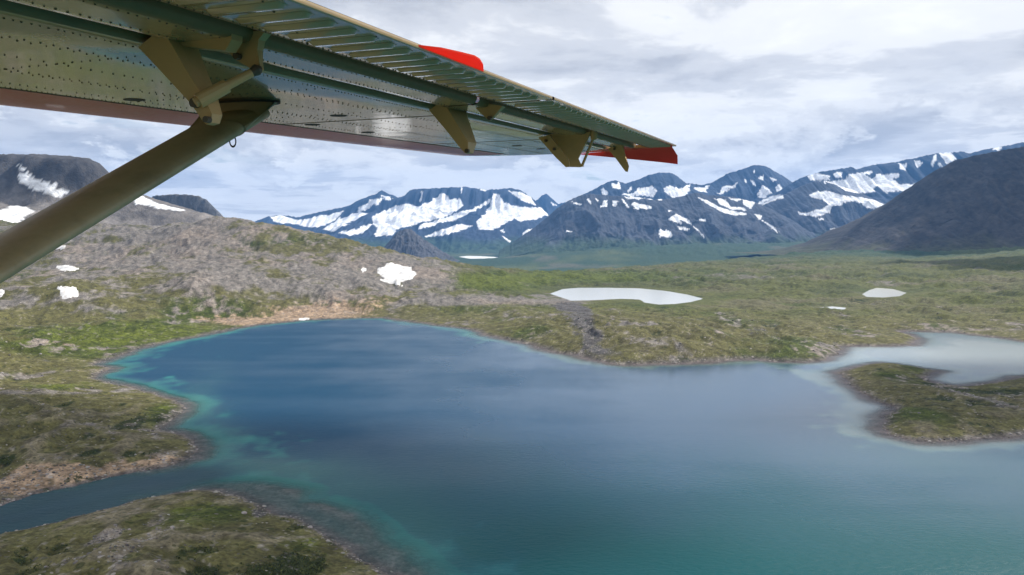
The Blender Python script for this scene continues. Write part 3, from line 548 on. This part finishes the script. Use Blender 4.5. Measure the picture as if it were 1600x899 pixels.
# ------------------------------------------------------------------ the aircraft wing overhead
HW = .42
S_ = ray(1249, 302); S_ = S_/np.linalg.norm(S_)
C3 = np.cross([0, 0, 1.], S_); C3 /= np.linalg.norm(C3); N3 = np.cross(S_, C3)
EYE = np.array([0, 0, CAMZ])
def wp(s, c, z=0.): return EYE+HW*(np.multiply.outer(s, S_)+np.multiply.outer(c, C3)+np.multiply.outer(np.asarray(z)+1., N3))
def on_s(px, py, s0):
    d = ray(px, py); t = s0/(d@S_); return float(t*(d@C3)), float(t*(d@N3))-1
def on_c(px, py, c0):
    d = ray(px, py); t = c0/(d@C3); return float(t*(d@S_)), float(t*(d@N3))-1
def on_n(px, py, z=0.):
    d = ray(px, py); t = (1+z)/(d@N3); return float(t*(d@S_)), float(t*(d@C3))
def paint_mat(name, col, rough, coat, streak=.25, grime=(.10, .08, .045)):
    m, t, b = new_mat(name); L = t.links.new
    tc = N(t, 'ShaderNodeTexCoord'); n = N(t, 'ShaderNodeTexNoise', Scale=6, Detail=8, Roughness=.65); L(tc.outputs['Object'], n.inputs['Vector'])
    n2 = N(t, 'ShaderNodeTexNoise', Scale=45, Detail=4, Roughness=.6); L(tc.outputs['Object'], n2.inputs['Vector'])
    f = M(t, 'MULTIPLY', ramp(t, n.outputs[0], [(.42, (0, 0, 0)), (.75, (1, 1, 1))]), streak)
    c = mixc(t, f, col, grime)
    L(c, b.inputs['Base Color'])
    L(M(t, 'ADD', M(t, 'MULTIPLY', n2.outputs[0], rough*.6), rough*.7), b.inputs['Roughness'])
    b.inputs['Coat Weight'].default_value = coat; b.inputs['Coat Roughness'].default_value = .06
    wv = N(t, 'ShaderNodeTexNoise', Scale=2.2, Detail=2); L(tc.outputs['Object'], wv.inputs['Vector'])
    bp = N(t, 'ShaderNodeBump', Strength=.45, Distance=.006); L(wv.outputs[0], bp.inputs['Height']); L(bp.outputs[0], b.inputs['Normal'])
    if coat: L(bp.outputs[0], b.inputs['Coat Normal'])
    return m
P_SKIN = paint_mat('cream_skin_paint', (.50, .345, .165), .24, .75)
P_BRKT = paint_mat('cream_bracket_paint', (.60, .39, .17), .5, .05)
P_STRUT = paint_mat('cream_strut_paint', (.50, .39, .23), .5, .0, .35)
P_RED = paint_mat('red_paint', (.72, .028, .045), .38, .2, .12, (.16, .03, .03))
P_DARK = paint_mat('black_rubber', (.012, .011, .010), .6, 0, 0)
P_SLOT = paint_mat('slot_shade_brown', (.27, .165, .07), .6, 0, .4)  # dark of the slot recesses painted on their walls as matte brown
P_GRIME = paint_mat('grimy_rivet', (.085, .062, .032), .6, 0, 0)
P_STEEL = paint_mat('steel_bolt', (.10, .075, .05), .45, 0, .4)
def tab_mat():
    m, t, b = new_mat('thin_red_tab'); b.inputs['Base Color'].default_value = (.80, .07, .012, 1); b.inputs['Roughness'].default_value = .4
    tr = N(t, 'ShaderNodeBsdfTranslucent'); tr.inputs[0].default_value = (.95, .11, .015, 1)
    mx = N(t, 'ShaderNodeMixShader'); mx.inputs[0].default_value = .6
    t.links.new(b.outputs[0], mx.inputs[1]); t.links.new(tr.outputs[0], mx.inputs[2]); t.links.new(mx.outputs[0], t.nodes['Material Output'].inputs[0]); return m
P_TAB = tab_mat()
plane = link('airplane_wing', None, label='cream high wing of a small airplane with strut and red leading edge', cat='airplane')
plane.location = tuple(wp(0, 4.8, 0)); bpy.context.view_layer.update(); PINV = np.array(plane.location)
def part(name, V, Fc, mat, parent=plane, smooth=False, kind=None, label=None):
    me = bpy.data.meshes.new(name); me.from_pydata([tuple(v) for v in (np.asarray(V)-PINV)], [], [list(f) for f in Fc])
    if smooth: me.polygons.foreach_set('use_smooth', np.ones(len(me.polygons), bool))
    bm = bmesh.new(); bm.from_mesh(me); bmesh.ops.recalc_face_normals(bm, faces=bm.faces); bm.to_mesh(me); bm.free()
    return link(name, me, mat, parent=parent, kind=kind, label=label)
def sheet(name, ss, prof, mat, smooth=True, parent=plane, slot=None, **kw):
    """spanwise stations ss, profile [(c, z)] -> skin strip; ss entries may be (s, callable scale)"""
    V, Fc = [], []; n = len(prof)
    for s in ss:
        for c, z in prof: V.append(wp(s, c, z))
    for i in range(len(ss)-1):
        for j in range(n-1): Fc.append((i*n+j, i*n+j+1, (i+1)*n+j+1, (i+1)*n+j))
    o = part(name, V, Fc, mat, parent, smooth, **kw)
    if slot:
        o.data.materials.append(slot); k = len(prof)-1
        for q in o.data.polygons:
            j = q.index % k
            if max(prof[j][1], prof[j+1][1]) > .007 and max(prof[j][0], prof[j+1][0]) > 2.5 and max(prof[j][0], prof[j+1][0]) < 3.9: q.material_index = 1
    return o
def prism(name, poly3, off, mat, parent=plane, **kw):
    """polygon of 3-D points extruded by vector off (in wing units)"""
    P = np.array(poly3); n = len(P); o = HW*(off[0]*S_+off[1]*C3+off[2]*N3)
    V = np.concatenate([P, P+o]); Fc = [tuple(range(n)), tuple(range(2*n-1, n-1, -1))]+[(i, (i+1) % n, n+(i+1) % n, n+i) for i in range(n)]
    return part(name, V, Fc, mat, parent, **kw)
def tube(name, a, b, r0, r1, mat, parent=plane, n=12, **kw):
    a = np.asarray(a); b = np.asarray(b); d = (b-a)/np.linalg.norm(b-a); u = np.cross(d, [0, 0, 1.]); u /= np.linalg.norm(u); v = np.cross(d, u)
    V = [p+r*(math.cos(k*2*math.pi/n)*u+math.sin(k*2*math.pi/n)*v) for p, r in ((a, r0), (b, r1)) for k in range(n)]
    Fc = [(k, (k+1) % n, n+(k+1) % n, n+k) for k in range(n)]+[tuple(range(n)), tuple(range(n, 2*n))]
    return part(name, V, Fc, mat, parent, **kw)
st = lambda a, b, k: list(np.linspace(a, b, k))
# main box skin, red nose, top skin
sheet('lower_skin', st(-4, 17.9, 60), [(3.84, .20), (3.84, .04), (3.88, .006), (3.95, 0), (4.5, 0), (5.2, 0), (5.9, 0), (6.32, 0)], P_SKIN, slot=P_SLOT)
NOSE = [(6.32, 0), (6.7, -.004), (7.05, -.004), (7.35, .0), (7.55, .02), (7.65, .07), (7.66, .13), (7.55, .22), (7.3, .31), (6.9, .37)]
sheet('leading_edge', st(-4, 3.8, 20), NOSE, P_RED); sheet('leading_edge', st(3.82, 17.4, 36), NOSE, P_RED)
sheet('upper_skin', st(-4, 16.8, 30), [(2.40, .03), (3.2, .24), (4.2, .42), (5.4, .50), (6.3, .46), (6.9, .37)], P_SKIN)
# flap / aileron and their vanes, each with rounded noses in the slots
FLAP = [(2.40, .028), (2.40, .004), (2.404, .0), (2.42, 0), (2.6, 0), (2.9, 0), (2.97, 0), (3.02, .008), (3.07, .05), (3.05, .12), (2.95, .16)]
VANE = [(3.24, .14), (3.23, .05), (3.26, .008), (3.30, 0), (3.36, 0), (3.58, 0), (3.64, 0), (3.69, .012), (3.71, .06), (3.66, .12)]
for nm, a, b in (('flap', -4, 8.05), ('aileron', 8.12, 16.9)):
    k = int((b-a)*2); f_ = sheet(nm, st(a, b, k), FLAP, P_SKIN, slot=P_SLOT)
    sheet('slot_vane', st(a, b, k), VANE, P_SKIN, slot=P_SLOT)
    V0 = None
    for i, s0 in enumerate(np.arange(a+.75 if a < 0 else a+.25, b-.2, .235)):
        if s0 < 2.6: continue
        w = .05; L_ = [(2.47, 0), (2.49, -.022), (2.90, -.022), (2.93, 0)]
        V, Fc = [], []
        for c, z in L_:
            for ds, dz in ((-w, 0), (-w*.5, 1), (w*.5, 1), (w, 0)): V.append(wp(s0+ds, c, z*dz-.001))
        for r in range(3):
            for q in range(3): Fc.append((r*4+q, r*4+q+1, r*4+q+5, r*4+q+4))
        part('stiffener_bead', V, Fc, P_SKIN, f_, True)
# wing tip: rounded cap and the drooped red tip
tipc = [(16.9, 2.42), (17.3, 2.9), (17.7, 3.6), (17.95, 4.4), (18.1, 5.2), (18.1, 6.0), (17.95, 6.7), (17.5, 7.25)]
V = [wp(s, c, 0.0) for s, c in tipc]+[wp(s-.12, c, h_) for (s, c), h_ in zip(tipc, (.02, .06, .12, .2, .25, .25, .2, .1))]+[wp(16.85, c, .001) for s, c in tipc]
k = len(tipc); Fc = [(i, i+1, k+i+1, k+i) for i in range(k-1)]+[(i, i+1, 2*k+i+1, 2*k+i) for i in range(k-1)]
part('wing_tip_cap', V, Fc, P_SKIN)
tA, tB = on_n(1049, 229.5), on_n(905, 240.5)
dr = []
for q in np.linspace(0, 1, 14):
    pt = np.array([1050-(1050-905)*q, 229.5+(240.5-229.5)*q]); pb = np.array([1059-(1059-905)*q, 257-(257-241.5)*q**.9])
    d0 = ray(*pt); s_, c_ = on_n(*pt); cc, zz = on_s(pb[0], pb[1], s_+.15*(1-q)); dr.append((wp(s_, c_, .002), wp(s_+.12*(1-q), cc+.0, zz*.5), wp(s_+.15*(1-q), cc, zz), wp(s_-.3, c_, .0)))
V = [p for row in dr for p in row]; Fc = []
for i in range(13):
    for j in range(2): Fc.append((i*4+j, i*4+j+1, i*4+j+5, i*4+j+4))
part('drooped_tip', V, Fc, P_RED, smooth=True)
# red tab on the trailing edge, small cream tab further out
tab = [on_n(650, 75.5), on_n(690, 80), on_n(722, 87), on_n(742, 92), on_n(750, 97), on_n(755, 105), on_n(756, 117)]
prism('trim_tab', [wp(s, c, .012) for s, c in tab], (0, 0, .012), P_TAB, label='bright red tab on the trailing edge')
tb = [on_n(842, 153), on_n(860, 157), on_n(868, 161), on_n(866, 163.5)]
prism('balance_tab', [wp(s, c, .012) for s, c in tb], (0, 0, .012), P_BRKT)
# rivets: lines of small domed heads
def rivets(parent, rows, name='rivets'):
    V, Fc = [], []
    for s0, c0, s1, c1, pitch in rows:
        L_ = math.hypot(s1-s0, c1-c0); n = max(2, int(L_/pitch))
        for i in range(n+1):
            s, c = s0+(s1-s0)*i/n+random.uniform(-.006, .006), c0+(c1-c0)*i/n+random.uniform(-.005, .005); o = len(V); R = .0066*random.uniform(.7, 1.25)
            if random.random() < .05: continue
            for k in range(6): V.append(wp(s+R*math.cos(k*1.047), c+R*math.sin(k*1.047), -.0005))
            for k in range(6): V.append(wp(s+.6*R*math.cos(k*1.047), c+.6*R*math.sin(k*1.047), -.006))
            Fc += [(o+k, o+(k+1) % 6, o+6+(k+1) % 6, o+6+k) for k in range(6)]+[tuple(range(o+6, o+12))]
    part(name, V, Fc, P_GRIME, parent, kind='stuff')
rows = [(-1, c, 17.5, c, p) for c, p in ((2.97, .06), (3.32, .07), (3.58, .07), (3.99, .055), (4.40, .10), (4.46, .10), (4.95, .10), (5.45, .09), (5.52, .09), (6.05, .08), (6.27, .05))]
rows += [(s, 4.0, s, 6.25, .08) for s in np.arange(.6, 17.4, 1.9)]
rows += [(s, 6.35, s, 7.1, .1) for s in (3.75, 9.5, 14.2)] + [(3.3, 2.46, 4.5, 2.95, .1), (4.5, 2.46, 4.5, 2.95, .09), (-1, 2.435, 3.2, 2.435, .07)]
rivets(plane, rows)
for a, b in ((3.0, 3.01), (8.9, 8.91), (13.4, 13.41)):
    prism('panel_joint', [wp(a, 3.98, -.003), wp(b+.02, 3.98, -.003), wp(b+.02, 6.3, -.003), wp(a, 6.3, -.003)], (0, 0, .004), P_GRIME)
prism('panel_joint', [wp(-3.9, 6.305, -.004), wp(17.4, 6.305, -.004), wp(17.4, 6.33, -.004), wp(-3.9, 6.33, -.004)], (0, 0, .006), P_GRIME)
for x_, y_ in ((210, 156), (529, 181), (488, 195), (575, 207), (808, 228), (845, 233)):     # drain / inspection holes
    s, c = on_n(x_, y_); V = [wp(s+.10*math.cos(k*.5236), c+.10*math.sin(k*.5236), -.004) for k in range(12)]
    prism('inspection_hole', V, (0, 0, .003), P_DARK)
# hinge brackets, pixel outlines lying in chordwise planes
def plate(name, pts_, s0, th, mat=P_BRKT, parent=plane, taper=0., **kw):
    cz = [on_s(a, b, s0) for a, b in pts_]; zm = min(z for c, z in cz)-1e-6
    n = len(cz); V = [wp(s0, c, z) for c, z in cz]+[wp(s0+th*(1-taper*min(max(z/zm, 0), 1)), c, z) for c, z in cz]
    Fc = [tuple(range(n)), tuple(range(2*n-1, n-1, -1))]+[(i, (i+1) % n, n+(i+1) % n, n+i) for i in range(n)]
    return part(name, V, Fc, mat, parent, **kw)
def bolt(px, py, s0, r=.045, parent=plane):
    r = r*.5; c, z = on_s(px, py, s0); tube('bolt', wp(s0-.02, c, z), wp(s0+.02, c, z), r*HW, r*HW, P_STEEL, parent, 8)
def bracket(name, outline, s0, th, bolts=(), label=None):
    b = plate(name, outline, s0, th, label=label, taper=.72)
    for q in bolts: bolt(*q[:2], s0-.02, q[2] if len(q) > 2 else .045, b)
    return b
s1 = on_n(262, 62)[0]
b1 = bracket('flap_bracket', [(216, 74), (238, 56), (262, 60), (290, 108), (318, 152), (331, 178), (330, 192), (322, 195), (316, 188), (298, 162), (247, 107)], s1, .26, [(305, 161, .06), (324, 187, .04)], 'large cream flap arm beside the strut head')
plate('bracket_beam', [(262, 56), (300, 54), (362, 52), (362, 62), (352, 79), (300, 74), (266, 70)], s1+.10, .10, parent=b1)
s1h = s1+.28
hn = bracket('flap_horn', [(352, 52), (415, 48), (404, 62), (402, 78), (405, 97), (409, 110), (404, 115), (393, 108), (369, 94), (355, 80)], s1h, .07, [(371, 88, .045), (401, 109, .06)])
c0, z0 = on_s(305, 161, s1-.06); c1, z1 = on_s(402, 109, s1h-.06)
p0, p1 = wp(s1-.06, c0, z0), wp(s1h-.06, c1, z1)
rod = tube('push_rod', p0, p1, .030*HW, .026*HW, P_BRKT); tube('rod_sleeve', p0+(p1-p0)*.05, p0+(p1-p0)*.5, .046*HW, .042*HW, P_BRKT, rod); tube('rod_end', p0+(p1-p0)*.86, p1, .022*HW, .036*HW, P_STEEL, rod)
s2 = on_n(696, 170)[0]
bracket('flap_bracket', [(670, 172), (682, 164), (698, 168), (731, 222), (731, 238), (727, 240), (721, 234), (699, 206)], s2, .55, [(730, 236, .05)], 'outer cream flap arm hanging at mid wing')
s2b = on_n(765, 168)[0]
bracket('hinge_fitting', [(741, 167), (762, 162), (785, 166), (775, 178), (766, 189), (762, 187), (752, 178)], s2b, .10, [(765, 185, .05)])
s3 = on_n(860, 211)[0]
b3 = bracket('aileron_bracket', [(841, 215), (858, 211), (888, 250), (890, 261), (884, 261.5), (868, 246)], s3, .10, [(853, 220, .05), (866, 233, .05)], 'broad cream aileron hinge bracket with a rod')
P3 = [(858, 210), (923, 206), (918, 218), (907, 240), (903, 248), (906, 255), (912, 260), (905, 261.5), (889, 261), (887, 252)]
plate('web_plate', P3, s3+.22, .05, parent=b3)
c0, z0 = on_s(929, 212, s3+.35); c1, z1 = on_s(910, 258, s3+.35); tube('link_rod', wp(s3+.35, c0, z0), wp(s3+.35, c1, z1), .022*HW, .022*HW, P_BRKT, b3)
c0, z0 = on_s(929, 207, s3+.35); tube('rod_boss', wp(s3+.3, c0, z0+.1), wp(s3+.3, c0, z0-.12), .08*HW, .05*HW, P_BRKT, b3)
s4 = on_n(960, 231)[0]
bracket('aileron_hinge', [(950, 233), (960, 227), (972, 229), (976, 243), (982, 260), (980.5, 269), (977, 268), (963, 249)], s4, .14, [(960, 233, .05)], 'slim cream hinge horn nearest the wing tip')
# lift strut: streamlined tube down to the fuselage
sA, cA = on_n(385, 172); cS = 5.25
top = np.array([on_c(372, 180, cS)[0], cS, on_c(372, 180, cS)[1]]); lowp = np.array([*([on_c(0, 397, cS)[0], cS, on_c(0, 397, cS)[1]])])
dirn = (lowp-top); dirn = dirn/np.linalg.norm(dirn); perp = np.array([-dirn[2], 0, dirn[0]]); perp *= np.sign(perp[2])
L0 = np.linalg.norm(lowp-top)
def strut_ring(t, chord, th):
    P = top+dirn*t; R = []
    for k in range(28):
        a = k/28*2*math.pi; R.append(P+np.array([0, chord*math.cos(a)*(1.0 if math.cos(a) > 0 else 1.25), 0])+perp*th*math.sin(a)*(1-.25*math.cos(a)))
    return [wp(*q) for q in R]
V, Fc = [], []; ts = np.linspace(-.02, L0+4.5, 24)
for t in ts: V += strut_ring(t, .29, .088)
for i in range(len(ts)-1):
    for k in range(28): Fc.append((i*28+k, i*28+(k+1) % 28, (i+1)*28+(k+1) % 28, (i+1)*28+k))
Fc += [tuple(range(28)), tuple(range(len(V)-28, len(V)))]
strut = part('wing_strut', V, Fc, P_STRUT, smooth=True, label='long tan streamlined lift strut')
fp = [(336, 168), (352, 163), (430, 160), (428, 166), (356, 211), (338, 205)]
V, Fc = [], []
foot = [on_n(a, b) for a, b in ((338, 167), (360, 162), (428, 160), (432, 163), (400, 170), (350, 172))]
ring0 = strut_ring(.42, .30, .092)
ft = np.array([np.mean([f[0] for f in foot]), np.mean([f[1] for f in foot])])
V = list(ring0)
for k in range(28):
    a = k/28*2*math.pi; V.append(wp(top[0]+.10+.20*math.sin(a), cS+.02+.40*math.cos(a), -.012))
for k in range(28): Fc.append((k, (k+1) % 28, 28+(k+1) % 28, 28+k))
part('strut_fairing', V, Fc, P_STRUT, strut, True)
V, Fc = [], []
for k in range(28):
    a = k/28*2*math.pi
    for dd, zz in ((0, -.018), (.03, -.018), (.03, .0), (0, 0)): V.append(wp(top[0]+.10+(.195+dd)*math.sin(a), cS+.02+(.395+dd)*math.cos(a), zz-.002))
for k in range(28):
    for j in range(4): Fc.append((k*4+j, k*4+(j+1) % 4, ((k+1) % 28)*4+(j+1) % 4, ((k+1) % 28)*4+j))
part('rubber_gasket', V, Fc, P_DARK, strut)
hk = [wp(*(top+dirn*.5+np.array([0, -.28+.035*math.sin(a), -.09-.05*math.cos(a)]))) for a in np.linspace(-2.6, 2.6, 12)]
V, Fc = [], []
for p in hk:
    for k in range(6): V.append(p+.004*(math.cos(k*1.047)*S_+math.sin(k*1.047)*N3))
for i in range(11):
    for k in range(6): Fc.append((i*6+k, i*6+(k+1) % 6, (i+1)*6+(k+1) % 6, (i+1)*6+k))
part('tie_down_ring', V, Fc, P_DARK, strut, True)

# ------------------------------------------------------------------ clouds added out of view, placed up-sun to shade banks, plain and right slope
def cloud_mat():
    m, t, b = new_mat('cloud_vapour'); b.inputs['Base Color'].default_value = (.9, .9, .9, 1); b.inputs['Roughness'].default_value = 1; b.inputs['Specular IOR Level'].default_value = 0
    tr = N(t, 'ShaderNodeBsdfTranslucent'); tr.inputs[0].default_value = (.9, .9, .9, 1); mx = N(t, 'ShaderNodeMixShader'); mx.inputs[0].default_value = .5
    t.links.new(b.outputs[0], mx.inputs[1]); t.links.new(tr.outputs[0], mx.inputs[2])
    t.links.new(mx.outputs[0], t.nodes['Material Output'].inputs[0]); return m
P_CLOUD = cloud_mat()
def shade_cloud(gx, gy, rx, ry, seed, label, alt=2050):
    k = (alt)/math.tan(math.radians(SUN_EL)); cx_, cy_ = gx+k*math.sin(math.radians(SUN_AZ)), gy+k*math.cos(math.radians(SUN_AZ))
    th, ph = np.meshgrid(np.linspace(0, math.pi, 40), np.linspace(0, 2*math.pi, 80), indexing='ij')
    d = np.stack([np.sin(th)*np.cos(ph), np.sin(th)*np.sin(ph), np.cos(th)], -1)
    n = fbm(d[..., 0]*2+d[..., 2], d[..., 1]*2-d[..., 2], seed, 5); n[:, -1] = n[:, 0]
    rr = 1+.55*n; P = np.stack([cx_+d[..., 0]*rx*rr, cy_+d[..., 1]*ry*rr, alt+np.maximum(d[..., 2]*140*(1+.8*n), -25)], -1)
    link('shade_cloud', grid_mesh('shade_cloud', P), P_CLOUD, kind='structure', label=label)
shade_cloud(-260, 330, 260, 190, 400, 'flat grey-white cumulus out of view, added to shade the near bank')
shade_cloud(470, 640, 190, 120, 430, 'small white cumulus out of view, added to shade the low island')
shade_cloud(1800, 2250, 640, 520, 410, 'broad white cumulus out of view, added to shade the right plain')
shade_cloud(2700, 3750, 1000, 620, 420, 'large white cumulus out of view, added to shade the dark right slope')

# ------------------------------------------------------------------ haze
def make_haze():
    bm = bmesh.new(); bmesh.ops.create_cube(bm, size=2)
    for v in bm.verts: v.co = (v.co.x*19500, v.co.y*19500, (-140 if v.co.z < 0 else 1700))
    me = bpy.data.meshes.new('haze'); bm.to_mesh(me); bm.free()
    m = bpy.data.materials.new('haze_air'); m.use_nodes = True; t = m.node_tree; t.nodes.clear()
    pv = N(t, 'ShaderNodeVolumePrincipled'); pv.inputs['Color'].default_value = (.17, .45, 1, 1); pv.inputs['Density'].default_value = 3.4e-5; pv.inputs['Anisotropy'].default_value = .1
    o = N(t, 'ShaderNodeOutputMaterial'); t.links.new(pv.outputs[0], o.inputs['Volume'])
    link('haze', me, m, kind='stuff', label='thin blue air between the camera and the far mountains')
make_haze()
